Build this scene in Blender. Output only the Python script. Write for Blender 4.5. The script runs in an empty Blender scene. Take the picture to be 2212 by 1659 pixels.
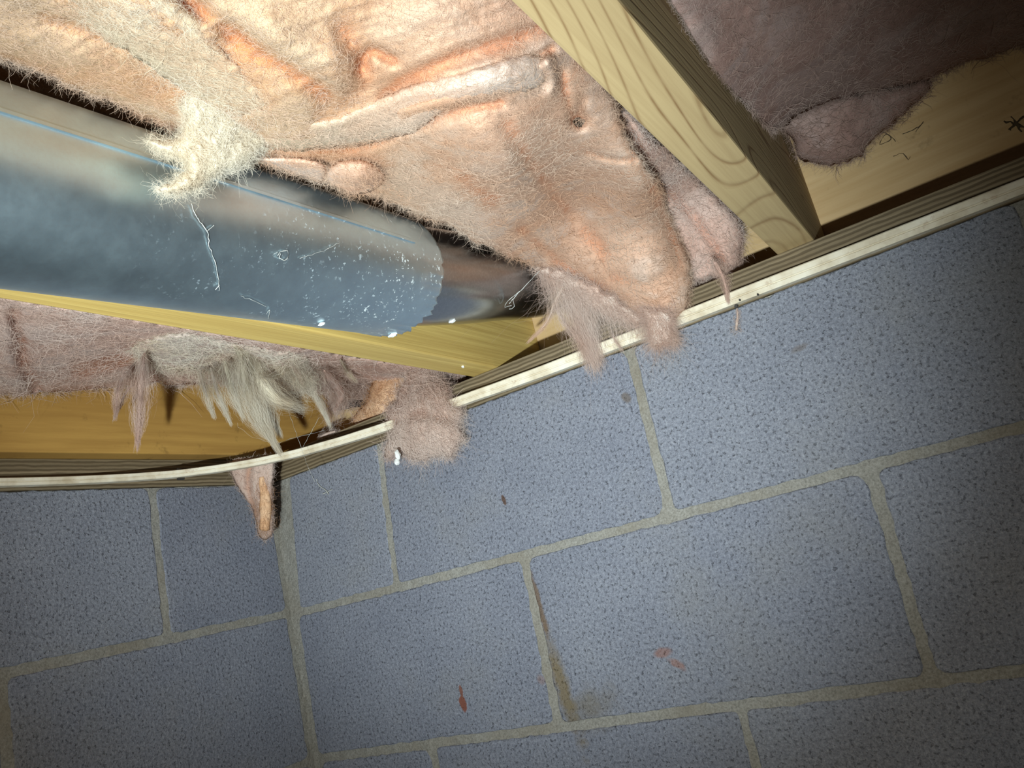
import bpy, bmesh, math, random
import numpy as np
from mathutils import Vector, Matrix, noise as mnoise
from mathutils.geometry import delaunay_2d_cdt
random.seed(7); rng = np.random.default_rng(7)
S = bpy.context.scene
COL = S.collection

# ------------------------------------------------------------------ camera
# world: inside corner of the block walls at the origin, z = 0 on top of the blocks,
# right wall = plane y=0 (x>0), left wall = plane x=0 (y<0), metres
CAM = np.array([.92775, -.83948, -.22466]); FPX = 1690.9; CX, CY = 1106., 829.5
RM = np.array([[.82075632, .31613044, .47583675], [.52440031, -.08647797, -.84706899], [-.22663489, .94476616, -.23675625]])
cam_d = bpy.data.cameras.new('camera'); cam = bpy.data.objects.new('camera', cam_d); COL.objects.link(cam)
cam_d.sensor_width = 36; cam_d.lens = FPX / 2212 * 36; cam_d.clip_start = .01
m4 = Matrix.Identity(4)
for i in range(3):
    for j in range(3): m4[i][j] = RM[i, j]
    m4[i][3] = CAM[i]
cam.matrix_world = m4; S.camera = cam

# ------------------------------------------------------------------ light
w = bpy.data.worlds.new('crawl_space_dark'); S.world = w; w.use_nodes = True
w.node_tree.nodes['Background'].inputs[0].default_value = (.75, .85, 1, 1)
w.node_tree.nodes['Background'].inputs[1].default_value = .012
LPOS = Vector((.920, -1.08, -.415))
def torch(name, target, power, size, blend, color, rad):
    l = bpy.data.lights.new(name, 'SPOT'); l.energy = power; l.spot_size = math.radians(size); l.spot_blend = blend
    l.color = color; l.shadow_soft_size = rad
    o = bpy.data.objects.new(name, l); COL.objects.link(o); o.location = LPOS
    o.rotation_euler = (Vector(target) - LPOS).to_track_quat('-Z', 'Y').to_euler()
    return o
torch('torch_beam', (.37, 0, .10), 88, 62, 1.0, (.81, .95, 1.0), .012)
torch('torch_spill', (.20, 0, -.10), 14, 104, 1.0, (1.0, .95, .78), .012)
S.view_settings.view_transform = 'Standard'; S.view_settings.look = 'None'
S.view_settings.gamma = 1; S.view_settings.use_curve_mapping = False
S.view_settings.exposure = 0.0

# ------------------------------------------------------------------ helpers
def ray(u, v): return RM @ np.array([(u - CX) / FPX, -(v - CY) / FPX, -1.])
def on(u, v, ax, val):
    d = ray(u, v); return CAM + d * ((val - CAM[ax]) / d[ax])
def pts(uv, D):
    uv = np.asarray(uv, float); D = np.asarray(D, float)
    q = np.stack([(uv[:, 0] - CX) / FPX * D, -(uv[:, 1] - CY) / FPX * D, -D], 1)
    return CAM + q @ RM.T
def depth(P): return -((np.asarray(P) - CAM) @ RM)[..., 2]
PX, PZ, PR, PT = .5025, .0798, .0585, .0615      # duct axis (runs along y, dips away from the wall) and radius
def pz(y): return PZ + PT * (y + .28)
def on_duct(u, v, lift=0.):
    d = ray(u, v); o = CAM - np.array([PX, 0, pz(CAM[1])]); r = PR + lift; dz = d[2] - PT * d[1]
    a = d[0]**2 + dz**2; b = 2 * (o[0]*d[0] + o[2]*dz); k = o[0]**2 + o[2]**2 - r*r
    D = max(b*b - 4*a*k, 0.); return CAM + d * ((-b - math.sqrt(D)) / (2*a))

def tag(o, label=None, cat=None, group=None, kind=None):
    if label: o['label'] = label
    if cat: o['category'] = cat
    if group: o['group'] = group
    if kind: o['kind'] = kind
    return o
def empty(name, loc, label, cat, group=None):
    o = bpy.data.objects.new(name, None); COL.objects.link(o); o.location = loc; o.empty_display_size = .05
    bpy.context.view_layer.update()
    return tag(o, label, cat, group)
def mesh_obj(name, verts, faces, mat, parent=None, smooth=False, origin=None):
    me = bpy.data.meshes.new(name)
    verts = np.asarray(verts, float)
    org = np.zeros(3) if origin is None else np.asarray(origin, float)
    me.from_pydata((verts - org).tolist(), [], faces); me.update()
    if smooth: me.polygons.foreach_set('use_smooth', [True] * len(me.polygons))
    o = bpy.data.objects.new(name, me); COL.objects.link(o); o.location = org
    if mat: me.materials.append(mat)
    if parent: put(o, parent)
    return o
def put(o, parent):
    o.parent = parent; o.matrix_parent_inverse = Matrix.Translation(-Vector(parent.location))
def box(name, lo, hi, mat, parent=None, bev=.0015, wob=0.):
    bm = bmesh.new(); bmesh.ops.create_cube(bm, size=1)
    lo = np.array(lo, float); hi = np.array(hi, float); c = (lo + hi) / 2; s = hi - lo
    for v in bm.verts: v.co = Vector([v.co[i] * s[i] for i in range(3)])
    if bev: bmesh.ops.bevel(bm, geom=bm.edges[:], offset=bev, segments=2, profile=.6, affect='EDGES')
    me = bpy.data.meshes.new(name); bm.to_mesh(me); bm.free(); me.materials.append(mat)
    o = bpy.data.objects.new(name, me); COL.objects.link(o); o.location = c
    if parent: put(o, parent)
    return o

# ------------------------------------------------------------------ materials
class N:
    def __init__(s, name):
        s.m = bpy.data.materials.new(name); s.m.use_nodes = True; s.t = s.m.node_tree
        s.b = s.t.nodes['Principled BSDF']; s.out = s.t.nodes['Material Output']
    def n(s, kind, **kw):
        x = s.t.nodes.new('ShaderNode' + kind)
        for k, v in kw.items():
            if k.startswith('i_'): s.set(x.inputs[int(k[2:]) if k[2:].isdigit() else k[2:]], v)
            else: setattr(x, k, v)
        return x
    def set(s, inp, v):
        if isinstance(v, bpy.types.NodeSocket): s.t.links.new(v, inp)
        elif isinstance(v, bpy.types.Node): s.t.links.new(v.outputs[0], inp)
        else: inp.default_value = v
    def P(s, name, v): s.set(s.b.inputs[name], v)
    def coord(s, kind='Object', scale=(1, 1, 1), rot=(0, 0, 0), loc=(0, 0, 0)):
        tc = s.n('TexCoord'); mp = s.n('Mapping'); s.t.links.new(tc.outputs[kind], mp.inputs[0])
        mp.inputs['Scale'].default_value = scale; mp.inputs['Rotation'].default_value = rot; mp.inputs['Location'].default_value = loc
        return mp.outputs[0]
    def pos(s): return s.n('NewGeometry').outputs['Position']
    def map(s, vec, scale=(1, 1, 1), loc=(0, 0, 0)):
        mp = s.n('Mapping'); s.set(mp.inputs[0], vec); mp.inputs['Scale'].default_value = scale; mp.inputs['Location'].default_value = loc
        return mp.outputs[0]
    def noise(s, vec, scale, detail=4, rough=.55, dist=0):
        x = s.n('TexNoise'); s.set(x.inputs['Vector'], vec); x.inputs['Scale'].default_value = scale
        x.inputs['Detail'].default_value = detail; x.inputs['Roughness'].default_value = rough; x.inputs['Distortion'].default_value = dist
        return x.outputs[0]
    def ramp(s, fac, stops, interp='LINEAR'):
        x = s.n('ValToRGB'); s.set(x.inputs[0], fac); cr = x.color_ramp; cr.interpolation = interp
        while len(cr.elements) < len(stops): cr.elements.new(.5)
        for e, (p, c) in zip(cr.elements, stops):
            e.position = p; e.color = (c, c, c, 1) if not hasattr(c, '__len__') else (*c, 1)
        return x.outputs[0]
    def mix(s, fac, a, b, mode='MIX'):
        x = s.n('Mix', data_type='RGBA', blend_type=mode); s.set(x.inputs[0], fac)
        for i, v in ((6, a), (7, b)): s.set(x.inputs[i], v if isinstance(v, (bpy.types.NodeSocket, bpy.types.Node)) else (*v, 1))
        return x.outputs[2]
    def math(s, op, a, b=0., c=0.):
        x = s.n('Math', operation=op); s.set(x.inputs[0], a); s.set(x.inputs[1], b); s.set(x.inputs[2], c); return x.outputs[0]
    def bump(s, h, strength=.5, dist=.002, prev=None):
        x = s.n('Bump'); s.set(x.inputs['Height'], h); x.inputs['Strength'].default_value = strength; x.inputs['Distance'].default_value = dist
        if prev is not None: s.set(x.inputs['Normal'], prev)
        return x.outputs[0]

def spot_mask(k, pos, c, rx, rz, ang, soft=.5, wob=.35, nz_=None, plane='xz'):
    """soft irregular patch on the wall around a world point (a stain of its own shape)"""
    sep = k.n('SeparateXYZ'); k.set(sep.inputs[0], pos)
    a, b = (sep.outputs[0], sep.outputs[2]) if plane == 'xz' else (sep.outputs[1], sep.outputs[2])
    dx = k.math('SUBTRACT', a, c[0]); dz = k.math('SUBTRACT', b, c[1]); ca, sa = math.cos(ang), math.sin(ang)
    p = k.math('DIVIDE', k.math('ADD', k.math('MULTIPLY', dx, ca), k.math('MULTIPLY', dz, sa)), rx)
    q = k.math('DIVIDE', k.math('SUBTRACT', k.math('MULTIPLY', dz, ca), k.math('MULTIPLY', dx, sa)), rz)
    r = k.math('SQRT', k.math('ADD', k.math('MULTIPLY', p, p), k.math('MULTIPLY', q, q)))
    r = k.math('ADD', r, k.math('MULTIPLY', k.math('SUBTRACT', nz_, .5), wob * 4))
    return k.ramp(r, [(max(0, 1 - soft), 1.), (1., 0.)])

def mat_block():
    k = N('concrete_block'); p = k.pos(); rnd = k.n('ObjectInfo').outputs['Random']
    g = k.noise(p, 300, 4, .8); g2 = k.noise(p, 620, 2, .8); big = k.noise(p, 11, 4, .6)
    col = k.ramp(g, [(.25, (.085, .089, .108)), (.44, (.195, .204, .240)), (.58, (.275, .288, .330)), (.74, (.42, .43, .475))])
    col = k.mix(k.ramp(g2, [(.5, 0.), (.8, .5)]), col, (.45, .46, .49))
    holes = k.ramp(k.noise(p, 260, 3, .6), [(.30, 1.), (.42, 0.)])
    col = k.mix(k.math('MULTIPLY', holes, .38), col, (.05, .05, .058))
    tone = k.mix(big, (.74, .75, .80), (1.18, 1.16, 1.14)); col = k.mix(1., col, tone, 'MULTIPLY')
    rt = k.ramp(rnd, [(0, (.90, .90, .92)), (1, (1.06, 1.05, 1.03))]); col = k.mix(1., col, rt, 'MULTIPLY')
    dirt = k.ramp(k.noise(p, 5.5, 5, .6), [(.52, 0.), (.75, .35)]); col = k.mix(dirt, col, (.17, .155, .125))
    stains = [((.427, -.355), .014, .085, .10, (.19, .135, .055), .75, .7),
              ((.455, -.385), .050, .03, .3, (.17, .14, .09), .55, .9),
              ((.421, -.26), .006, .05, .06, (.16, .10, .055), .8, .5),
              ((.279, -.357), .0055, .012, .15, (.20, .070, .045), .95, .25),
              ((.280, -.344), .003, .010, .0, (.19, .075, .05), .9, .25),
              ((.561, -.337), .013, .006, .1, (.26, .105, .06), .55, .5),
              ((.575, -.352), .012, .005, -.6, (.26, .105, .06), .55, .5),
              ((.40, -.345), .006, .007, 0, (.22, .11, .07), .4, .5),
              ((.406, -.128), .0035, .008, .2, (.10, .055, .035), .9, .25),
              ((.600, -.055), .007, .008, .3, (.13, .10, .075), .7, .4),
              ((.800, -.065), .012, .004, .2, (.15, .12, .10), .5, .5)]
    sn = k.noise(p, 60, 3, .65)
    for c, rx, rz, an, cc, amt, soft in stains:
        col = k.mix(k.math('MULTIPLY', spot_mask(k, p, c, rx, rz, an, soft, .35, sn), amt), col, cc)
    k.P('Base Color', col); k.P('Roughness', .95); k.P('Specular IOR Level', .15)
    h = k.math('ADD', k.math('MULTIPLY', g, .8), k.math('MULTIPLY', holes, -.6))
    k.P('Normal', k.bump(h, .9, .0030)); return k.m
def mat_mortar():
    k = N('mortar'); p = k.pos(); g = k.noise(p, 420, 5, .7)
    col = k.ramp(g, [(.3, (.165, .155, .135)), (.5, (.270, .255, .225)), (.72, (.37, .355, .32))])
    col = k.mix(k.ramp(k.noise(p, 9, 4), [(.45, 0.), (.7, .5)]), col, (.20, .165, .115))
    k.P('Base Color', col); k.P('Roughness', .95); k.P('Specular IOR Level', .1); k.P('Normal', k.bump(g, .7, .0022)); return k.m
def mat_wood(name, pale, dark, kind, rough=.75, gloss=.25):
    k = N(name); oc = k.coord('Object')
    fine = k.noise(k.map(oc, (260, 6, 260)), 1, 4, .6)
    if kind == 'cathedral':
        n = k.noise(k.map(oc, (9.5, 1.9, 9.5), (3.3, 1.15, .7)), 1, 1.2, .4, .35)
        s = k.math('SINE', k.math('MULTIPLY', n, 130)); line = k.ramp(s, [(.55, 0.), (.90, .35), (1., .9)])
        ln = k.math('MULTIPLY', line, k.ramp(k.noise(oc, 22, 2), [(.3, .35), (.62, 1.)]))
        col = k.mix(ln, pale, dark); col = k.mix(k.ramp(fine, [(.35, .22), (.6, 0.)]), col, dark)
        h = k.math('SUBTRACT', fine, k.math('MULTIPLY', line, .6))
    elif kind == 'straight':
        b = k.noise(k.map(oc, (420, 5, 420)), 1, 3, .6); b2 = k.noise(k.map(oc, (75, 1.4, 75)), 1, 3, .6)
        col = k.mix(k.ramp(b, [(.35, .65), (.62, 0.)]), pale, dark); col = k.mix(k.ramp(b2, [(.42, .5), (.62, 0.)]), col, dark)
        h = b
    elif kind == 'sill':           # grain runs along the board, ridged on the face
        axis = k.coord('Object', (1.2, 1.2, 1))
        b = k.noise(k.map(axis, (1.6, 1.6, 210)), 1, 3, .6); lines = k.n('TexWave', wave_type='BANDS', bands_direction='Z')
        k.set(lines.inputs['Vector'], k.coord('Object', (.35, .35, 1))); lines.inputs['Scale'].default_value = 62
        lines.inputs['Distortion'].default_value = 2.5; lines.inputs['Detail'].default_value = 3
        lines.inputs['Detail Scale'].default_value = 1.6
        col = k.mix(k.ramp(lines.outputs[1], [(.25, 1.), (.75, 0.)]), pale, dark); col = k.mix(k.ramp(b, [(.35, .6), (.65, 0.)]), col, dark)
        h = lines.outputs[1]
    else:                          # 'sheet' / board seen on its broad face, grain along its length (x or y)
        b = k.noise(k.map(oc, (7, 7, 120)), 1, 4, .6); b2 = k.noise(k.map(oc, (3, 3, 26)), 1, 3, .6)
        col = k.mix(k.ramp(b, [(.36, .55), (.62, 0.)]), pale, dark); col = k.mix(k.ramp(b2, [(.40, .5), (.62, 0.)]), col, dark)
        sp = k.noise(oc, 38, 4, .7); col = k.mix(k.ramp(sp, [(.62, 0.), (.80, .55)]), col, tuple(x * .35 for x in dark))
        h = b
    k.P('Base Color', col); k.P('Roughness', rough); k.P('Specular IOR Level', gloss); k.P('Normal', k.bump(h, .35, .0010)); return k.m
def mat_strip():
    k = N('bare_wood_strip'); p = k.pos()
    n = k.noise(p, 38, 4, .6); col = k.ramp(n, [(.3, (.50, .41, .28)), (.5, (.66, .58, .44)), (.7, (.76, .70, .57))])
    col = k.mix(k.ramp(k.noise(p, 75, 4, .7), [(.60, 0.), (.78, .75)]), col, (.30, .15, .06))
    k.P('Base Color', col); k.P('Roughness', .7); k.P('Normal', k.bump(n, .2, .001)); return k.m
def mat_duct(name, base, rough):
    k = N(name); p = k.coord('Object'); n = k.noise(p, 46, 5, .65); f = k.noise(p, 420, 3, .7)
    col = k.mix(n, tuple(x * .85 for x in base), tuple(min(1, x * 1.12) for x in base)); col = k.mix(k.ramp(f, [(.45, 0.), (.8, .35)]), col, (.62, .68, .72))
    dust = k.ramp(k.noise(k.map(p, (1, 1, 1), (.2, .4, 0)), 240, 3, .75), [(.605, 0.), (.65, 1.)])
    near = k.ramp(k.noise(p, 17, 3, .6), [(.45, 0.), (.62, 1.)])
    sep = k.n('SeparateXYZ'); k.set(sep.inputs[0], p)
    end = k.ramp(sep.outputs[1], [(.36, .0), (.54, .35), (.66, 1.)]); d = k.math('MULTIPLY', k.math('MULTIPLY', dust, near), end)
    col = k.mix(k.math('MULTIPLY', d, .85), col, (.75, .73, .66))
    k.P('Base Color', col); k.P('Metallic', k.math('SUBTRACT', 1., k.math('MULTIPLY', d, .95)))
    k.P('Roughness', k.math('ADD', k.math('MULTIPLY', n, .10), k.math('ADD', rough - .05, k.math('MULTIPLY', d, .5))))
    k.P('Normal', k.bump(k.noise(p, 14, 2), .10, .003)); return k.m
def mat_wool(name, pale, mid, deep, sss=0., streak=1.):
    """glass wool: dusty pale skin over a saturated pink inside that shows in tears and creases"""
    k = N(name); uv = k.n('UVMap').outputs[0]; tc = k.n('Attribute', attribute_name='tear'); pos = k.pos()
    wob = k.n('TexNoise'); k.set(wob.inputs['Vector'], pos); wob.inputs['Scale'].default_value = 28; wob.inputs['Detail'].default_value = 3
    wp = k.n('VectorMath', operation='MULTIPLY_ADD'); k.set(wp.inputs[0], wob.outputs['Color']); wp.inputs[1].default_value = (.035, .035, .035); k.set(wp.inputs[2], uv)
    st = k.noise(k.map(wp.outputs[0], (24, 120, 1)), 1, 5, .65, .3); st2 = k.noise(k.map(wp.outputs[0], (110, 620, 1)), 1, 3, .7)
    cl = k.noise(pos, 19, 4, .58, .7); cu = k.noise(pos, 330, 4, .75, 1.6); b3 = k.noise(pos, 6, 2, .5)
    f = k.math('ADD', k.math('MULTIPLY', cl, .85), k.math('MULTIPLY', st, .22)); f = k.math('SUBTRACT', f, k.math('MULTIPLY', tc.outputs['Fac'], .48))
    col = k.ramp(f, [(.14, deep), (.46, mid), (.64, pale)], 'EASE')
    col = k.mix(k.ramp(b3, [(.35, .35), (.65, 0.)]), col, mid)
    col = k.mix(k.math('MULTIPLY', k.ramp(cu, [(.50, 0.), (.75, .40)]), streak), col, tuple(min(1, x * 1.18) for x in pale))
    col = k.mix(k.ramp(cu, [(.28, .35), (.46, 0.)]), col, tuple(x * .80 for x in mid))
    col = k.mix(k.n('Attribute', attribute_name='left_tint').outputs['Fac'], col, k.mix(1., col, (.93, .87, .70), 'MULTIPLY'))
    k.P('Base Color', col); k.P('Roughness', 1.); k.P('Specular IOR Level', 0.)
    if sss: k.P('Subsurface Weight', sss); k.P('Subsurface Radius', (1., .42, .28)); k.P('Subsurface Scale', .010)
    h = k.math('ADD', k.math('MULTIPLY', st, .35), k.math('ADD', k.math('MULTIPLY', st2, .30), k.math('MULTIPLY', cu, .55)))
    k.P('Normal', k.bump(h, .45, .0030)); return k.m
def mat_fibre(name, col, col2=None, tr_=.35):
    k = N(name); c2 = col2 or col
    c = k.mix(k.ramp(k.noise(k.pos(), 14, 2, .5), [(.36, 0.), (.62, 1.)]), col, c2) if col2 else None
    k.P('Base Color', c if c else (*col, 1)); k.P('Roughness', .7); k.P('Specular IOR Level', .2)
    tr = k.n('BsdfTranslucent'); k.set(tr.inputs[0], c if c else (*col, 1)); mx = k.n('MixShader'); mx.inputs[0].default_value = tr_
    k.t.links.new(k.b.outputs[0], mx.inputs[1]); k.t.links.new(tr.outputs[0], mx.inputs[2]); k.t.links.new(mx.outputs[0], k.out.inputs[0]); return k.m
def mat_plain(name, col, rough=.8):
    k = N(name); p = k.pos(); n = k.noise(p, 60, 4, .6)
    k.P('Base Color', k.mix(n, tuple(x * .75 for x in col), tuple(min(1, x * 1.2) for x in col))); k.P('Roughness', rough); return k.m

M_BLOCK = mat_block(); M_MORTAR = mat_mortar()
M_JOIST = mat_wood('pine_cathedral', (.50, .365, .185), (.24, .135, .055), 'cathedral')
M_JOIST2 = mat_wood('pine_straight', (.70, .51, .165), (.45, .29, .08), 'straight', .55, .4)
M_END = mat_wood('end_joist_wood', (.44, .25, .062), (.30, .155, .036), 'sheet')
M_RIM = mat_wood('rim_board_wood', (.60, .43, .23), (.45, .29, .13), 'sheet')
M_SILL = mat_wood('treated_sill_wood', (.235, .178, .108), (.10, .072, .04), 'sill')
M_SUB = mat_wood('subfloor_wood', (.30, .21, .11), (.2, .13, .06), 'sheet')
M_STRIP = mat_strip()
M_DUCT = mat_duct('galvanised_steel', (.68, .84, .96), .40); M_ELBOW = mat_duct('dull_galvanised_steel', (.34, .36, .38), .22)
M_WOOL = mat_wool('pink_glass_wool', (.56, .415, .335), (.545, .335, .232), (.54, .215, .105))
M_WOOLP = mat_wool('dusty_glass_wool', (.58, .485, .42), (.56, .41, .335), (.52, .28, .19))
M_CREAM = mat_wool('cream_glass_wool', (.62, .55, .42), (.58, .47, .33), (.52, .36, .23))
M_WOOLL = mat_wool('dull_pink_wool', (.57, .43, .375), (.53, .345, .28), (.48, .235, .155))
M_WOOLR = mat_wool('shade_darkened_wool', (.36, .265, .24), (.31, .195, .165), (.24, .11, .075))  # right-bay wool: shade of the upper right painted into a darker colour
M_WOOLG = mat_wool('greyed_glass_wool', (.516, .404, .344), (.464, .327, .267), (.396, .224, .155))
M_ORANGE = mat_wool('browned_glass_wool', (.70, .46, .29), (.58, .32, .17), (.34, .15, .07))
F_PINK = mat_fibre('pink_fibre', (.58, .36, .235), (.61, .475, .375)); F_CREAM = mat_fibre('cream_fibre', (.60, .50, .37), (.66, .60, .50)); F_GREY = mat_fibre('grey_pink_fibre', (.568, .396, .318), (.671, .550, .482)); F_RUST = mat_fibre('rust_fibre', (.40, .20, .09), (.58, .36, .22)); F_SHADE = mat_fibre('shade_darkened_fibre', (.344, .232, .189), (.430, .327, .284))  # last fibre: right bay only, darkened in colour to paint its shade
M_WEB = mat_fibre('cobweb_white', (.62, .62, .58)); M_FLAKE = mat_fibre('white_flake', (.9, .9, .87)); M_TANGLE = mat_plain('dark_dust_thread', (.08, .055, .03), .9); M_DARK = mat_plain('dark_fastener', (.03, .025, .02), .6)
M_SOIL = mat_plain('crawl_space_ground', (.20, .27, .33), .8)

# ------------------------------------------------------------------ setting: block walls
def make_block(name, quad, plane, parent, seed, depth_=.045):
    """quad: (a0t,a1t,a1b,a0b, zt,zb): along-wall extents at top and bottom; ragged bevelled face"""
    a0t, a1t, a1b, a0b, zt, zb = quad; cr = .0045 + .003 * random.random()
    corners = [(a0t, zt), (a1t, zt), (a1b, zb), (a0b, zb)]; poly = []
    for i in range(4):
        p0 = np.array(corners[i - 1]); p1 = np.array(corners[i]); p2 = np.array(corners[(i + 1) % 4])
        r = cr * (1 + 1.2 * random.random()); d0 = (p0 - p1) / np.linalg.norm(p0 - p1); d2 = (p2 - p1) / np.linalg.norm(p2 - p1)
        for t in (0, .33, .67, 1): poly.append(p1 + d0 * r * (1 - t)**2 + d2 * r * t**2)
        e = p2 - d2 * cr * 1.5; s = p1 + d2 * cr * 1.5; nn = max(6, int(np.linalg.norm(e - s) / .008))
        for q in range(1, nn): poly.append(s + (e - s) * q / nn)
    poly = np.array(poly); cen = poly.mean(0); n = len(poly)
    jit = np.array([mnoise.noise(Vector((p[0] * 90, p[1] * 90, seed))) * .0016 + mnoise.noise(Vector((p[0] * 300, p[1] * 300, seed + 9))) * .0009 for p in poly])
    dirs = (poly - cen) / np.linalg.norm(poly - cen, axis=1)[:, None]
    rings = []
    for off, dep in ((0, depth_), (0, .0030), (-.0007, .0012), (-.0022, .0002), (-.010, 0.)):
        q = poly + dirs * (off + jit * (1.3 if dep < .004 else 0))[:, None]
        rings.append(np.c_[q, np.full(n, dep)])
    V = np.concatenate(rings); V[:, 2] += 0
    F = []
    for r in range(len(rings) - 1):
        for i in range(n): j = (i + 1) % n; F.append((r*n + i, r*n + j, (r+1)*n + j, (r+1)*n + i))
    F.append(tuple((len(rings) - 1) * n + i for i in range(n)))
    if plane == 'y': W = np.c_[V[:, 0], V[:, 2], V[:, 1]]
    else: W = np.c_[-V[:, 2], V[:, 0], V[:, 1]]
    org = W.mean(0)
    o = mesh_obj(name, W, F, M_BLOCK, parent, smooth=False, origin=org)
    return o
def mortar_sheet(name, a0, a1, z0, z1, plane, recess, amp, label):
    na = int((a1 - a0) / .005); nz = int((z1 - z0) / .005); V = []; F = []
    for j in range(nz + 1):
        for i in range(na + 1):
            a = a0 + (a1 - a0) * i / na; z = z0 + (z1 - z0) * j / nz
            d = recess + amp * (mnoise.noise(Vector((a * 55, z * 55, 3))) + .6 * mnoise.noise(Vector((a * 170, z * 170, 7))))
            V.append((a, d, z) if plane == 'y' else (-d, a, z))
    for j in range(nz):
        for i in range(na): q = j * (na + 1) + i; F.append((q, q + 1, q + na + 2, q + na + 1))
    n = len(V); th = .19
    for (a, z) in ((a0, z0), (a1, z0), (a1, z1), (a0, z1)): V.append((a, th, z) if plane == 'y' else (-th, a, z))
    F.append((n, n + 3, n + 2, n + 1))
    bot = [i for i in range(na + 1)]; top = [nz * (na + 1) + i for i in range(na + 1)]
    lef = [j * (na + 1) for j in range(nz + 1)]; rig = [j * (na + 1) + na for j in range(nz + 1)]
    F += [tuple(bot[::-1] + [n, n + 1]), tuple(top + [n + 2, n + 3]), tuple(lef + [n + 3, n]), tuple(rig[::-1] + [n + 1, n + 2])]
    o = mesh_obj(name, V, F, M_MORTAR); tag(o, label, 'wall', kind='structure'); return o
ZB = -.82
wall_r = mortar_sheet('wall_right', -.012, 1.75, ZB, -.001, 'y', .0016, .0013, 'grey concrete block wall running to the right of the corner')
wall_l = mortar_sheet('wall_left', -1.6, .012, ZB, -.001, 'x', .0016, .0013, 'grey concrete block wall to the left of the corner')
J = .0048
def course(wall, plane, zt, zb, joints, seed):
    for i in range(len(joints) - 1):
        (t0, b0), (t1, b1) = joints[i], joints[i + 1]
        g = [J * (.8 + .5 * random.random()) for _ in range(4)]
        make_block('block', (t0 + g[0], t1 - g[1], b1 - g[2], b0 + g[3], zt - J * (.9 + .3 * random.random()), zb + J * (.9 + .3 * random.random())), plane, wall, seed + i * 3.1)
ZC = [.0045, -.1990, -.4010, -.604, -.807]
course(wall_r, 'y', ZC[0], ZC[1], [(.036, .016), (.2245, .2085), (.6185, .6145), (1.0215, 1.021), (1.428, 1.428), (1.74, 1.74)], 11)
course(wall_r, 'y', ZC[1], ZC[2], [(.008, .004), (.4135, .4095), (.8245, .817), (1.228, 1.226), (1.632, 1.632), (1.74, 1.74)], 23)
course(wall_r, 'y', ZC[2], ZC[3], [(.006, .006), (.2165, .216), (.6295, .627), (1.035, 1.035), (1.441, 1.441), (1.74, 1.74)], 37)
course(wall_r, 'y', ZC[3], ZC[4], [(.006, .006), (.412, .412), (.818, .818), (1.224, 1.224), (1.63, 1.63), (1.74, 1.74)], 47)
course(wall_l, 'x', ZC[0], -.1960, [(-1.42, -1.42), (-1.012, -1.012), (-.606, -.606), (-.198, -.2015), (-.003, -.003)], 53)
course(wall_l, 'x', -.1960, ZC[2], [(-1.215, -1.215), (-.808, -.808), (-.398, -.398), (-.003, -.003)], 61)
course(wall_l, 'x', ZC[2], ZC[3], [(-1.42, -1.42), (-1.01, -1.01), (-.604, -.604), (-.2, -.2), (-.003, -.003)], 71)
course(wall_l, 'x', ZC[3], ZC[4], [(-1.215, -1.215), (-.808, -.808), (-.398, -.398), (-.003, -.003)], 83)
tag(box('floor', (-.2, -1.7, ZB - .05), (1.75, .19, ZB), M_SOIL, bev=0), 'grey ground of the crawl space below the block walls', 'ground', kind='structure')
tag(box('ceiling', (-.2, -1.7, .273), (1.75, .20, .291), M_SUB, bev=0), 'wooden subfloor above the joists', 'subfloor', kind='structure')

# ------------------------------------------------------------------ framing timber
tag(box('sill_plate', (-.14, -.0005, .0), (1.75, .139, .038), M_SILL, bev=.002), 'brown ridged sill board lying on the right block wall', 'sill board')
tag(box('sill_plate', (-.14, -1.6, .0), (.0005, -.001, .038), M_SILL, bev=.002), 'brown sill board lying on the left block wall', 'sill board')
tag(box('rim_joist', (-.14, .134, .0382), (1.75, .172, .273), M_RIM, bev=.001), 'tan rim board standing on the sill behind the joist ends', 'rim board')
def joist(x0, x1, mat, label):
    return tag(box('floor_joist', (x0, -1.6, .0382), (x1, .1338, .273), mat, bev=.0022), label, 'joist', 'floor joists')
joist(.8065, .8455, M_JOIST, 'pale pine floor joist with arched dark grain, right of the big pink insulation')
joist(.4005, .4395, M_JOIST2, 'yellow straight-grained floor joist beside the metal duct')
joist(-.013, .0250, M_END, 'orange-brown end joist on the left sill below hanging insulation wisps')

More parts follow.
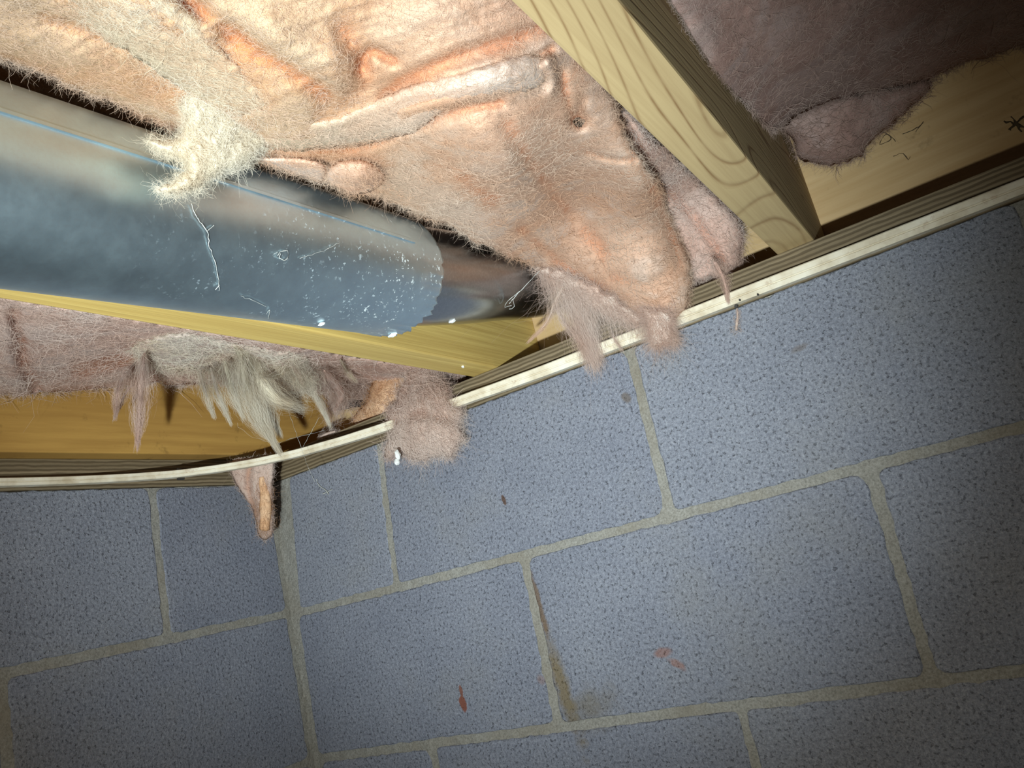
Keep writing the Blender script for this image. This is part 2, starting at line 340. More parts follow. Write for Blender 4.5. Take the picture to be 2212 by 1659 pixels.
# bent wooden strip that cuts across the corner in front of the sills
def make_strip():
    path = [(-.002, -1.55), (.005, -1.0), (.006, -.60), (.007, -.40), (.013, -.284), (.034, -.190), (.068, -.132), (.118, -.085), (.190, -.053), (.275, -.034), (.39, -.020), (.49, -.0125), (.65, -.0095), (.85, -.0095), (1.05, -.0095), (1.4, -.0095), (1.74, -.0095)]
    P = [Vector((a, b, 0)) for a, b in path]; C = []
    for i in range(len(P) - 1):
        p0 = P[max(i - 1, 0)]; p1 = P[i]; p2 = P[i + 1]; p3 = P[min(i + 2, len(P) - 1)]
        for s in range(10):
            t = s / 10; C.append(.5 * ((2*p1) + (p2 - p0)*t + (2*p0 - 5*p1 + 4*p2 - p3)*t*t + (3*p1 - p0 - 3*p2 + p3)*t**3))
    C.append(P[-1]); n = len(C)
    # section: (out, z), out = towards the room; a grooved edge of a thin board
    sec = [(-.007, .0), (.0035, -.0005), (.0045, .0008), (.0045, .0046), (.0032, .0054), (.0032, .0060), (.0048, .0068), (.0050, .0122), (.0040, .0134), (-.007, .0136)]
    V = []; F = []; ns = len(sec)
    for i, c in enumerate(C):
        d = (C[min(i + 1, n - 1)] - C[max(i - 1, 0)]).normalized(); nrm = Vector((d.y, -d.x, 0))
        wz = .0005 * mnoise.noise(Vector((i * .21, 0, 0)))
        zs = .62 + .38 * min(1., max(0., (c.x + .05) / .6))
        for o_, z in sec: q = c + nrm * o_; V.append((q.x, q.y, z * zs + .001 + (1 - zs) * .008 + wz))
    for i in range(n - 1):
        for j in range(ns): F.append((i*ns + j, i*ns + (j+1) % ns, (i+1)*ns + (j+1) % ns, (i+1)*ns + j))
    F += [tuple(range(ns))[::-1], tuple((n - 1)*ns + j for j in range(ns))]
    root = empty('edging_strip', (.19, -.053, 0), 'pale bent wooden strip curving across the corner along both sills', 'strip')
    mesh_obj('strip', V, F, M_STRIP, root)
    for (u, v, hgt) in ((390, 1025, .0155),):
        p = on(u, v, 2, .008); box('staple', (p[0] - .0022, p[1] - .0052, .0008), (p[0] + .0022, p[1] + .0042, .0158), M_DARK, root, .0006)
    for (u, v) in ((1590, 662), (1598, 648), (1637, 636)):
        p = on(u, v, 1, -.0148); r = .0022 if u == 1590 else .0012
        bm = bmesh.new(); bmesh.ops.create_cone(bm, cap_ends=True, segments=8, radius1=r, radius2=r * .8, depth=.002, matrix=Matrix.Translation(p) @ Matrix.Rotation(math.pi / 2, 4, 'X'))
        me = bpy.data.meshes.new('nail_head'); bm.to_mesh(me); bm.free(); me.materials.append(M_DARK); o = bpy.data.objects.new('nail_head', me); COL.objects.link(o); put(o, root)
make_strip()

# ------------------------------------------------------------------ duct
def make_duct():
    root = empty('duct_pipe', (PX, -.93, PZ), 'long blue-grey galvanised duct pipe with a seam and a ragged cut end', 'duct')
    ys = list(np.linspace(-1.6, -.33, 40)) + list(np.linspace(-.327, -.262, 26)); n = 128; V = []; F = []
    def ringpts(y, r, k, jag):
        o = []
        for i in range(n):
            a = 2 * math.pi * i / n; yy = y; rr = r
            if jag:
                low = max(0., min(1., (-math.sin(a) + .25) * 1.2)); saw = (mnoise.noise(Vector((a * 9, 1, 0))) * .005 + mnoise.noise(Vector((a * 30, 4, 0))) * .006) * (.15 + low) + .003 * math.cos(a * 2 + 1)
                yy = y + saw * jag
            if y > -.297:                       # crimped lip
                low = max(0., -math.sin(a)); t = (y + .297) / .035; rr += .0011 * low * math.sin(a * 46) * t + .0006 * mnoise.noise(Vector((a * 6, y * 60, 2)))
            rr += .0007 * mnoise.noise(Vector((a * 1.3, y * 5, 8)))
            o.append((PX + rr * math.cos(a), yy, pz(yy) + rr * math.sin(a)))
        return o
    rings = [ringpts(y, PR, i, max(0., (y + .30) / .038) if y > -.30 else 0.) for i, y in enumerate(ys)]
    rings += [ringpts(y, PR - .0009, i, max(0., (y + .30) / .038) if y > -.30 else 0.) for i, y in reversed(list(enumerate(ys)))]
    for r in rings: V += r
    for k in range(len(rings) - 1):
        for i in range(n): j = (i + 1) % n; F.append((k*n + i, k*n + j, (k+1)*n + j, (k+1)*n + i))
    mesh_obj('pipe', V, F, M_DUCT, root, True, origin=(PX, -.93, PZ))
    # lock seam: folded ridge along the side facing the camera
    V = []; F = []; sec = [(-.026, -.0002), (-.022, .0012), (.020, .0013), (.026, .0004)]
    yy = np.linspace(-1.6, -.30, 80)
    for y in yy:
        a0 = math.radians(9 - 5 * (y + .65) / .35)
        for da, dr in sec: a = a0 + da; V.append((PX + (PR + dr) * math.cos(a), y, pz(y) + (PR + dr) * math.sin(a)))
    for i in range(len(yy) - 1):
        for j in range(3): F.append((i*4 + j, i*4 + j + 1, i*4 + j + 5, i*4 + j + 4))
    mesh_obj('lock_seam', V, F, M_DUCT, root, False, origin=(PX, -.93, PZ))
    return root
duct = make_duct()
def make_stub():
    path = [(-.345, .0755), (-.26, .082), (-.155, .1005), (-.08, .117), (-.008, .1316), (.06, .1475), (.118, .163)]
    P = [Vector((PX + .006, a, b)) for a, b in path]; C = []
    for i in range(len(P) - 1):
        p0 = P[max(i - 1, 0)]; p1 = P[i]; p2 = P[i + 1]; p3 = P[min(i + 2, len(P) - 1)]
        for s in range(6): t = s / 6; C.append(.5 * ((2*p1) + (p2 - p0)*t + (2*p0 - 5*p1 + 4*p2 - p3)*t*t + (3*p1 - p0 - 3*p2 + p3)*t**3))
    C.append(P[-1]); n = 72; V = []; F = []; m = len(C)
    for rr in (.0500, .0492):
        for i in (range(m) if rr > .0495 else range(m - 1, -1, -1)):
            d = (C[min(i + 1, m - 1)] - C[max(i - 1, 0)]).normalized(); up = Vector((1, 0, 0)).cross(d).normalized()
            bead = 0
            for k in range(n): a = 2*math.pi*k/n; q = C[i] + Vector((1, 0, 0)) * (rr + bead) * math.cos(a) + up * (rr + bead) * math.sin(a); V.append(q[:])
    for r in range(2 * m - 1):
        for k in range(n): j = (k + 1) % n; F.append((r*n + k, r*n + j, (r+1)*n + j, (r+1)*n + k))
    o = mesh_obj('duct_stub', V, F, M_ELBOW, None, True, origin=C[0][:]); tag(o, 'narrower dark grey duct stub running from the ragged pipe end to the rim board', 'duct')
make_stub()

# ------------------------------------------------------------------ glass wool
def catmull(poly, closed=True, step=8.):
    P = np.asarray(poly, float); n = len(P); out = []
    rngi = range(n) if closed else range(n - 1)
    for i in rngi:
        g = (lambda k: P[k % n]) if closed else (lambda k: P[min(max(k, 0), n - 1)])
        p0, p1, p2, p3 = g(i - 1), g(i), g(i + 1), g(i + 2); m = max(1, int(np.linalg.norm(p2 - p1) / step))
        for s in range(m): t = s / m; out.append(.5 * ((2*p1) + (p2 - p0)*t + (2*p0 - 5*p1 + 4*p2 - p3)*t*t + (3*p1 - p0 - 3*p2 + p3)*t**3))
    if not closed: out.append(P[-1])
    return np.array(out)
def seg_dist(Q, poly, closed=True):
    A = np.asarray(poly, float); B = np.roll(A, -1, 0) if closed else A[1:]; A = A if closed else A[:-1]
    best = np.full(len(Q), 1e9)
    for a, b in zip(A, B):
        ab = b - a; L = ab @ ab + 1e-9; t = np.clip(((Q - a) @ ab) / L, 0, 1); d = np.hypot(*(Q - a - t[:, None] * ab).T); best = np.minimum(best, d)
    return best
def inside(Q, poly):
    x, y = Q.T; c = np.zeros(len(Q), bool); n = len(poly)
    for i in range(n):
        x1, y1 = poly[i - 1]; x2, y2 = poly[i]
        if y1 == y2: continue
        k = ((y1 > y) != (y2 > y)) & (x < (x2 - x1) * (y - y1) / (y2 - y1) + x1); c ^= k
    return c
def tps(ctrl):
    uv = np.array([(c[0], c[1]) for c in ctrl], float) / 500; D = np.array([depth(c[2]) for c in ctrl])
    def ker(r): return np.where(r > 1e-9, r * r * np.log(r + 1e-12), 0.)
    n = len(uv); K = ker(np.linalg.norm(uv[:, None] - uv[None], axis=2)) + np.eye(n) * 2e-3
    A = np.zeros((n + 3, n + 3)); A[:n, :n] = K; A[:n, n] = 1; A[:n, n+1:] = uv; A[n, :n] = 1; A[n+1:, :n] = uv.T
    s = np.linalg.solve(A, np.r_[D, 0, 0, 0])
    def f(Q): q = np.asarray(Q, float) / 500; return ker(np.linalg.norm(q[:, None] - uv[None], axis=2)) @ s[:n] + s[n] + q @ s[n+1:]
    return f
def c_(u, v, ax, val): return (u, v, on(u, v, 'xyz'.index(ax), val))
def nz(q, sx, sy, ang, seed):
    ca, sa = math.cos(ang), math.sin(ang); a = (q[:, 0] * ca + q[:, 1] * sa) / sx; b = (-q[:, 0] * sa + q[:, 1] * ca) / sy
    return np.array([mnoise.noise(Vector((x, y, seed))) for x, y in zip(a, b)])
def pillow(name, parent, outline, ctrl, mat, thick=.03, edge=45, step=8., rnd=.012, creases=(), amp=(.008, .004, .0016), scales=(170, 55, 14), flow=0., fray=5., seed=0., clamp=None, dD=0., holes=(), yellow_left=False):
    """a piece of glass wool: rounded front surface through the control points, real thickness behind it"""
    fl = math.radians(flow)
    B = catmull(outline, True, step * .8); nb = len(B)
    tan = np.roll(B, -1, 0) - np.roll(B, 1, 0); nrm = np.c_[tan[:, 1], -tan[:, 0]]; nrm /= np.linalg.norm(nrm, axis=1)[:, None] + 1e-9
    j = np.array([mnoise.noise(Vector((p[0] / 22, p[1] / 22, seed))) + .7 * mnoise.noise(Vector((p[0] / 7, p[1] / 7, seed + 5))) for p in B])
    B = B + nrm * (j * fray)[:, None]
    lo = B.min(0); hi = B.max(0); gx, gy = np.meshgrid(np.arange(lo[0], hi[0], step), np.arange(lo[1], hi[1], step * .87)); gx[1::2] += step / 2
    G = np.c_[gx.ravel(), gy.ravel()]; G += rng.normal(0, step * .12, G.shape); G = G[inside(G, B)]; dd = np.full(len(G), 1e9)
    for p in B: dd = np.minimum(dd, (G[:, 0] - p[0])**2 + (G[:, 1] - p[1])**2)
    G = G[dd > (step * .65)**2]
    Q = np.concatenate([B, G])
    res = delaunay_2d_cdt([Vector(q) for q in Q], [(i, (i + 1) % nb) for i in range(nb)], [], 1, 1e-4)
    Q = np.array([v[:] for v in res[0]]); T = [tuple(f) for f in res[2]]; T = [t for t in T if len(t) == 3]
    for hu, hv, ha, hb in holes: T = [t for t in T if ((Q[list(t), 0].mean() - hu) / ha)**2 + ((Q[list(t), 1].mean() - hv) / hb)**2 > 1]
    d = np.r_[np.zeros(nb), seg_dist(Q[nb:], B[::2])]; isb = np.arange(len(Q)) < nb
    D = tps(ctrl)(Q) + dD; e = np.clip(d / edge, 0, 1); prof = np.sqrt(np.clip(1 - (1 - e)**2, 0, 1))
    D = D + rnd * (1 - prof); tear = np.zeros(len(Q))
    for poly, wd, am in creases:
        cp = catmull(poly, False, 12.) if len(poly) > 1 else np.array([poly[0], poly[0]]); cd = seg_dist(Q, cp, False)
        gk = np.exp(-(cd / wd)**2); D = D + am * gk
        if am > 0: tear = np.maximum(tear, np.exp(-(cd / (wd * .9))**2) * min(1., am / .012))
        else: tear = tear - .35 * gk
    n1 = nz(Q, scales[0] * 1.6, scales[0], fl, seed); n2 = nz(Q, scales[1] * 1.7, scales[1], fl, seed + 3); n3 = nz(Q, scales[2] * 6, scales[2], fl, seed + 6)
    n4 = nz(Q, 15, 15, fl, seed + 11)
    D = D + (n1 * amp[0] + n2 * amp[1] * .6 + n3 * amp[2] + n4 * amp[2] * .7) * (.25 + .75 * e); tear = tear + .25 * n1
    F_ = pts(Q, D); R_ = F_ - CAM; R_ /= np.linalg.norm(R_, axis=1)[:, None]
    K_ = F_ + R_ * (thick * prof)[:, None]
    if clamp: F_ = clamp(F_); K_ = clamp(K_)
    idx = np.full(len(Q), -1); k = len(Q); extra = []
    for i in range(len(Q)):
        if isb[i]: idx[i] = i
        else: idx[i] = k; k += 1; extra.append(K_[i])
    V = np.concatenate([F_, np.array(extra)]) if extra else F_
    ori = lambda t: (Q[t[1]] - Q[t[0]])[0] * (Q[t[2]] - Q[t[0]])[1] - (Q[t[1]] - Q[t[0]])[1] * (Q[t[2]] - Q[t[0]])[0]
    T = [t if ori(t) < 0 else (t[0], t[2], t[1]) for t in T]
    Fs = T + [tuple(int(idx[x]) for x in reversed(t)) for t in T if len({int(idx[x]) for x in t}) == 3 and not all(isb[x] for x in t)]
    o = mesh_obj(name, V, Fs, mat, parent, True, origin=F_.mean(0) if parent is None else np.array(parent.location))
    me = o.data; ca, sa = math.cos(fl), math.sin(fl)
    uvq = np.zeros((len(V), 2)); uvq[:len(Q)] = np.c_[Q[:, 0]*ca + Q[:, 1]*sa, -Q[:, 0]*sa + Q[:, 1]*ca] * 6e-4 + seed * .37
    for i in range(len(Q)): uvq[idx[i]] = uvq[i]
    ul = me.uv_layers.new(name='UVMap'); li = np.zeros(len(me.loops), int); me.loops.foreach_get('vertex_index', li); ul.data.foreach_set('uv', uvq[li].ravel())
    at = me.attributes.new('tear', 'FLOAT', 'POINT'); tv = np.zeros(len(V)); tv[:len(Q)] = tear; at.data.foreach_set('value', tv)
    if yellow_left: ag = me.attributes.new('left_tint', 'FLOAT', 'POINT'); av = np.zeros(len(V)); av[:len(Q)] = np.clip((1080 - Q[:, 0]) / 450, 0, 1); ag.data.foreach_set('value', av)  # batt colour gets yellower and a little darker towards the left
    vn = np.zeros(len(V) * 3); me.vertex_normals.foreach_get('vector', vn)
    return dict(o=o, Q=Q, P=F_, d=d, fl=fl, B=B, step=step, N=vn.reshape(-1, 3)[:len(Q)])
def tubes(name, parent, paths, radii, mat, sides=3, kind=None):
    """paths (n,k,3), radii (n,k): thin strands as one mesh"""
    n, k, _ = paths.shape
    if sides == 2: return ribbons(name, parent, paths, radii, mat, kind)
    T = np.gradient(paths, axis=1); T /= np.linalg.norm(T, axis=2)[..., None] + 1e-12
    ref = rng.normal(size=(n, 1, 3)); U = np.cross(T, ref); U /= np.linalg.norm(U, axis=2)[..., None] + 1e-12; W = np.cross(T, U)
    V = np.stack([paths + radii[..., None] * (math.cos(a) * U + math.sin(a) * W) for a in np.arange(sides) * 2 * math.pi / sides], 2).reshape(-1, 3)
    base = (np.arange(n)[:, None] * k + np.arange(k - 1)[None]).ravel() * sides; F = []
    for s in range(sides):
        s2 = (s + 1) % sides; F.append(np.stack([base + s, base + s2, base + sides + s2, base + sides + s], 1))
    F = np.concatenate(F)
    o = mesh_obj(name, V, F.tolist(), mat, parent, True, origin=np.array(parent.location) if parent else None)
    if kind: o['kind'] = kind
    return o
def ribbons(name, parent, paths, radii, mat, kind=None):
    n, k, _ = paths.shape; T = np.gradient(paths, axis=1); T /= np.linalg.norm(T, axis=2)[..., None] + 1e-12
    ref = rng.normal(0, .45, (n, 1, 3)) + (paths[:, :1] - CAM) / np.linalg.norm(paths[:, :1] - CAM, axis=2)[..., None]
    U = np.cross(T, ref); U /= np.linalg.norm(U, axis=2)[..., None] + 1e-12
    V = np.stack([paths - U * radii[..., None], paths + U * radii[..., None]], 2).reshape(-1, 3)
    b = (np.arange(n)[:, None] * k + np.arange(k - 1)[None]).ravel() * 2; F = np.stack([b, b + 1, b + 3, b + 2], 1)
    o = mesh_obj(name, V, F.tolist(), mat, parent, True, origin=np.array(parent.location) if parent else None)
    if kind: o['kind'] = kind
    return o
def fuzz(parent, pl, per_px, length, mat, rad=.00006, height=.0016, k=5, along=.5, curl=.55):
    """the short curled surface fibres of a piece of wool, lying close to it"""
    Q, P, st = pl['Q'], pl['P'], pl['step']; ok = np.where((Q[:, 0] > -40) & (Q[:, 0] < 2250) & (Q[:, 1] > -40) & (Q[:, 1] < 1700))[0]
    n = int(len(ok) * st * st * .87 * per_px); i = rng.choice(ok, n); nr = pl['N'][i]
    f = RM @ np.array([math.cos(pl['fl']), -math.sin(pl['fl']), 0]); px = np.linalg.norm(P[i] - CAM, axis=1) / FPX
    def tang(v): v = v - nr * (v * nr).sum(1)[:, None]; return v / (np.linalg.norm(v, axis=1)[:, None] + 1e-9)
    x = P[i] + tang(rng.normal(size=(n, 3))) * (rng.random(n) * st * px)[:, None] + nr * (height * rng.uniform(-.25, 1., n))[:, None]
    di = tang(f[None] * (along * np.where(rng.random(n) < .5, -1, 1))[:, None] + rng.normal(0, .6, (n, 3))); L = length * (px * FPX / .55) * rng.lognormal(-.2, .5, n)
    paths = np.zeros((n, k, 3)); x = x - di * (L / 2)[:, None]
    for s in range(k):
        paths[:, s] = x; x = x + di * (L / (k - 1))[:, None]; di = di + rng.normal(0, curl, (n, 3)) + nr * rng.normal(0, .12, n)[:, None]; di /= np.linalg.norm(di, axis=1)[:, None]
    rr = (rad * (px * FPX / .60)**1.9)[:, None] * rng.uniform(.6, 1.6, (n, 1)) * np.sin(np.linspace(.35, math.pi - .35, k))[None]
    return ribbons('surface_fuzz', parent, paths, rr, mat, 'stuff')
def edge_fuzz(parent, pl, per_px, length, mat, rad=.00005, k=4):
    """frayed rim of a piece of wool: short fibres reaching out past its edge"""
    Q, P, d = pl['Q'], pl['P'], pl['d']; B = pl['B']; ed = np.where((d < 9) & (Q[:, 0] > -30) & (Q[:, 0] < 2240) & (Q[:, 1] > -30) & (Q[:, 1] < 1690))[0]
    n = int(len(ed) / 1.7 * pl['step'] * .8 * per_px); i = rng.choice(ed, n); tan = np.roll(B, -2, 0) - np.roll(B, 2, 0); nm = np.c_[tan[:, 1], -tan[:, 0]]; nm /= np.linalg.norm(nm, axis=1)[:, None] + 1e-9
    ar = (B[:, 0] * np.roll(B[:, 1], -1) - np.roll(B[:, 0], -1) * B[:, 1]).sum(); nm = nm if ar > 0 else -nm
    near = np.array([np.argmin(((B - Q[q])**2).sum(1)) for q in ed]); lut = dict(zip(ed.tolist(), near.tolist())); o2 = nm[[lut[q] for q in i.tolist()]]
    R_ = P[i] - CAM; R_ /= np.linalg.norm(R_, axis=1)[:, None]; ow = (RM @ np.stack([o2[:, 0], -o2[:, 1], np.zeros(n)])).T
    tw = (RM @ np.stack([o2[:, 1], o2[:, 0], np.zeros(n)])).T; sh = rng.normal(0, 1, n) + 1.1 * np.array([mnoise.noise(Vector((q[0] / 30, q[1] / 30, 4))) for q in Q[i]]) * 2
    di = ow * .8 + tw * sh[:, None] * .8 + rng.normal(0, .35, (n, 3)); di[:, 2] -= .12; di /= np.linalg.norm(di, axis=1)[:, None]
    dist = np.linalg.norm(P[i] - CAM, axis=1); L = length * np.clip(dist / .75, .4, 1.2) * rng.lognormal(-.3, .5, n); x = P[i] - ow * .0015 + R_ * (rng.random(n) * .006)[:, None]; paths = np.zeros((n, k, 3))
    for s in range(k):
        paths[:, s] = x; x = x + di * (L / (k - 1))[:, None]; di = di + rng.normal(0, .4, (n, 3)); di /= np.linalg.norm(di, axis=1)[:, None]
    rr = (rad * np.clip(dist / .75, .5, 1.2))[:, None] * rng.uniform(.6, 1.6, (n, 1)) * np.linspace(1.1, .45, k)[None]
    return ribbons('frayed_edge', parent, paths, rr, mat, 'stuff')
def fibres(parent, pl, n, length, mat, rad=.00016, lift=.35, wild=.6, edge_bias=.5, flow=None, k=6, down=.2, name='loose_fibres', curl=.5):
    """stray glass fibres standing off a piece of wool"""
    Q, P, d = pl['Q'], pl['P'], pl['d']; ne = int(n * edge_bias)
    ed = np.where(d < 14)[0]; al = np.arange(len(Q)); i = np.concatenate([rng.choice(ed, ne), rng.choice(al, n - ne)])
    fl = pl['fl'] if flow is None else math.radians(flow); sg = np.where(rng.random(n) < .5, -1, 1)
    f = RM @ np.array([math.cos(fl), -math.sin(fl), 0]); R_ = P[i] - CAM; R_ /= np.linalg.norm(R_, axis=1)[:, None]
    cen = Q.mean(0); out = Q[i] - Q[np.argsort(rng.random(len(Q)))[:1]] * 0 - cen; out /= np.linalg.norm(out, axis=1)[:, None] + 1e-9
    ow = (RM @ np.stack([out[:, 0], -out[:, 1], np.zeros(n)])).T
    di = f[None] * sg[:, None] - R_ * lift + rng.normal(0, wild, (n, 3)); di[:ne] += ow[:ne] * .5; di[:, 2] -= down
    di /= np.linalg.norm(di, axis=1)[:, None]; L = length * np.clip(np.linalg.norm(P[i] - CAM, axis=1) / .75, .45, 1.2) * rng.lognormal(-.3, .55, n); paths = np.zeros((n, k, 3)); x = P[i] + R_ * .002; paths[:, 0] = x
    for s in range(1, k):
        x = x + di * (L / (k - 1))[:, None]; paths[:, s] = x; di = di + rng.normal(0, curl, (n, 3)) * .6; di[:, 2] -= down * .3; di /= np.linalg.norm(di, axis=1)[:, None]
    rr = rad * rng.uniform(.6, 1.5, (n, 1)) * np.linspace(1, .5, k)[None]
    return tubes(name, parent, paths, rr * .6, mat, 2, 'stuff')
def rope(name, parent, px, ctrl, rpx, mat, flat=.6, seed=0., fib=0, fmat=None, flen=.02, sides=10, frad=.00012, spread=1., core=.3, soft=True):
    """a twisted hank of wool along a pixel path, tapering by rpx"""
    C = catmull(px, False, 6.); m = len(C); D = tps(ctrl)(C) if len(ctrl) > 2 else np.interp(np.linspace(0, 1, m), np.linspace(0, 1, len(ctrl)), [depth(c[2]) for c in ctrl])
    P = pts(C, D); r = np.interp(np.linspace(0, 1, m), np.linspace(0, 1, len(rpx)), rpx) * D / FPX
    r = r * np.clip(.12 + np.linspace(0, 1, m) / .22, 0, 1) if soft else r
    V = []; F = []; T = np.gradient(P, axis=0); T /= np.linalg.norm(T, axis=1)[:, None]
    for i in range(m):
        vd = P[i] - CAM; vd /= np.linalg.norm(vd); a = np.cross(T[i], vd); a /= np.linalg.norm(a) + 1e-9; b = np.cross(T[i], a)
        for s in range(sides):
            t = 2 * math.pi * s / sides; w_ = 1 + .35 * mnoise.noise(Vector((math.cos(t) * 1.4, math.sin(t) * 1.4 + seed, i * .22)))
            V.append(P[i] + (a * math.cos(t) + b * math.sin(t) * flat) * r[i] * w_ * core)
    for i in range(m - 1):
        for s in range(sides): s2 = (s + 1) % sides; F.append((i*sides + s, i*sides + s2, (i+1)*sides + s2, (i+1)*sides + s))
    F += [tuple(range(sides))[::-1], tuple((m - 1) * sides + s for s in range(sides))]
    o = mesh_obj(name, V, F, mat, parent, True, origin=np.array(parent.location) if parent else P[0])
    ul = o.data.uv_layers.new(name='UVMap'); li = np.zeros(len(o.data.loops), int); o.data.loops.foreach_get('vertex_index', li)
    uv = np.c_[(li // sides) * .004, (li % sides) * .002] + seed; ul.data.foreach_set('uv', uv.ravel())
    o.data.attributes.new('tear', 'FLOAT', 'POINT')
    if fib:
        n = int(fib * 4); k = 7; i0 = rng.integers(0, m, n); st = max(1., m / 12.); paths = np.zeros((n, k, 3)); off = rng.normal(0, .6, (n, 3))
        for s in range(k):
            ii = np.clip(i0 + s * flen * 100 * .35 * st * .5, 0, m - 1.001); a = ii.astype(int); t = (ii - a)[:, None]
            over = np.maximum(i0 + s * flen * 100 * .35 * st * .5 - (m - 1), 0)[:, None]
            c = P[a] * (1 - t) + P[np.minimum(a + 1, m - 1)] * t + T[-1] * over * np.linalg.norm(P[-1] - P[-2])
            off = off + rng.normal(0, .16, (n, 3)); paths[:, s] = c + off * (r[a][:, None] * spread + .0004)
        rr = frad * rng.uniform(.6, 1.5, (n, 1)) * np.linspace(1, .5, k)[None]
        tubes('loose_fibres', parent or o, paths, rr * .55, fmat or F_PINK, 2, 'stuff')
    return o
def put_child(o, root): put(o, root)

# ---- big sagging batt in the middle bay
def clamp_mid(P):
    P = P.copy(); k = P[:, 2] > .030; P[k, 0] = np.minimum(P[k, 0], .8035); P[:, 2] = np.minimum(P[:, 2], .268); P[:, 1] = np.minimum(P[:, 1], .128)
    P[:, 0] = np.maximum(P[:, 0], .444 - 0 * P[:, 0]); s = (P[:, 2] < .0405) & (P[:, 1] > -.003); P[s, 1] = -.003; return P
mid = empty('insulation_batt', (.62, -.4, .12), 'large torn pink glass wool batt sagging between the duct and the grained joist', 'insulation')
CT = [c_(-250, 40, 'z', .105), c_(-200, -200, 'z', .065), c_(400, -260, 'z', .055), c_(1000, -230, 'z', .06),
      c_(0, 125, 'z', .105), c_(370, 265, 'z', .098), c_(0, 0, 'z', .075), c_(300, 120, 'z', .068), c_(600, 0, 'z', .055), c_(620, 110, 'z', .045), c_(540, 200, 'z', .058),
      c_(800, 200, 'z', .060), c_(700, 395, 'z', .105), c_(900, 462, 'z', .108), c_(1000, 510, 'z', .100), c_(1060, 540, 'z', .094), c_(1170, 580, 'y', -.085), c_(700, 290, 'z', .068),
      c_(1100, 350, 'z', .045), c_(960, 330, 'z', .058), c_(1080, 0, 'z', .062), c_(1200, 105, 'z', .066), c_(1320, 230, 'z', .075), c_(1250, 450, 'y', -.140), c_(1390, 400, 'z', .066),
      c_(1445, 470, 'y', -.075), c_(1490, 600, 'y', -.040), c_(1340, 650, 'y', -.045), c_(1430, 700, 'y', -.032), c_(1400, 560, 'y', -.085), c_(1200, 510, 'y', -.13)]
OUT = [(-260, 20), (-120, 80), (0, 124), (90, 158), (180, 196), (270, 232), (340, 262), (385, 283), (430, 300), (500, 310), (560, 322), (620, 342), (700, 352), (760, 378), (800, 418), (850, 440), (905, 464), (960, 484), (1008, 510), (1040, 528), (1075, 540),
       (1120, 558), (1165, 577), (1215, 600), (1270, 622), (1320, 644), (1352, 668), (1385, 690), (1430, 700), (1462, 692), (1486, 655), (1490, 610), (1484, 560), (1470, 520), (1452, 480), (1438, 440), (1418, 398), (1385, 350), (1352, 300), (1335, 250), (1310, 190), (1240, 90), (1150, -60), (1100, -180), (950, -260), (400, -290), (-200, -260)]
CR = [([(400, 0), (480, 55), (560, 112), (640, 160), (700, 205)], 26, .012), ([(700, 250), (760, 215), (790, 160), (740, 60)], 26, .007), ([(470, 40), (420, 90), (330, 30), (250, -30)], 34, -.010),
      ([(560, 60), (640, 110), (720, 150)], 55, -.012), ([(780, 150), (800, 110), (850, 130)], 14, .010), ([(900, 70), (1000, 20), (1080, -40)], 70, -.006),
      ([(835, 205), (900, 165), (1000, 120), (1100, 90), (1190, 55)], 20, .010), ([(880, 215), (960, 190), (1060, 160), (1140, 135), (1190, 108)], 11, .013),
      ([(600, 300), (720, 300), (830, 262), (930, 225), (1060, 195), (1150, 160), (1185, 130)], 24, -.010), ([(600, 322), (760, 318), (880, 280), (990, 240), (1080, 222)], 12, .010),
      ([(820, 272), (850, 255)], 9, .010), ([(1095, 270), (1130, 330), (1180, 400), (1240, 470), (1300, 540)], 20, .006), ([(1030, 300), (1090, 370), (1150, 440)], 40, -.007),
      ([(1130, 500), (1200, 560), (1270, 610), (1330, 645)], 15, .007), ([(1250, 262)], 17, .030), ([(1215, 150), (1222, 200), (1236, 250)], 9, .006), ([(1260, 215), (1250, 250)], 12, .006),
      ([(1270, 330), (1320, 345), (1370, 345)], 7, .006), ([(1355, 310), (1395, 380), (1430, 450), (1455, 520), (1470, 580)], 12, .004), ([(1330, 600), (1390, 620), (1450, 590)], 16, .004),
      ([(1180, 130), (1195, 170), (1190, 200)], 12, -.010), ([(100, 40), (220, 80), (330, 130)], 16, .006), ([(40, 90), (160, 120), (280, 190)], 30, -.006), ([(940, 360), (1000, 380), (1060, 430)], 26, .006), ([(860, 390), (960, 440), (1060, 500)], 24, -.004)]
b = pillow('batt_body', mid, OUT, CT, M_WOOL, thick=.075, edge=70, step=5.5, rnd=.022, creases=CR, amp=(.010, .006, .0016), flow=-18, fray=6, seed=1.3, clamp=clamp_mid, holes=[(1250, 264, 13, 11), (862, 455, 24, 8)], yellow_left=True)
fibres(mid, b, 4200, .012, F_PINK, .00010, .16, .5, .55, down=.1); fuzz(mid, b, .080, .0075, F_PINK); edge_fuzz(mid, b, 4., .0075, F_PINK)
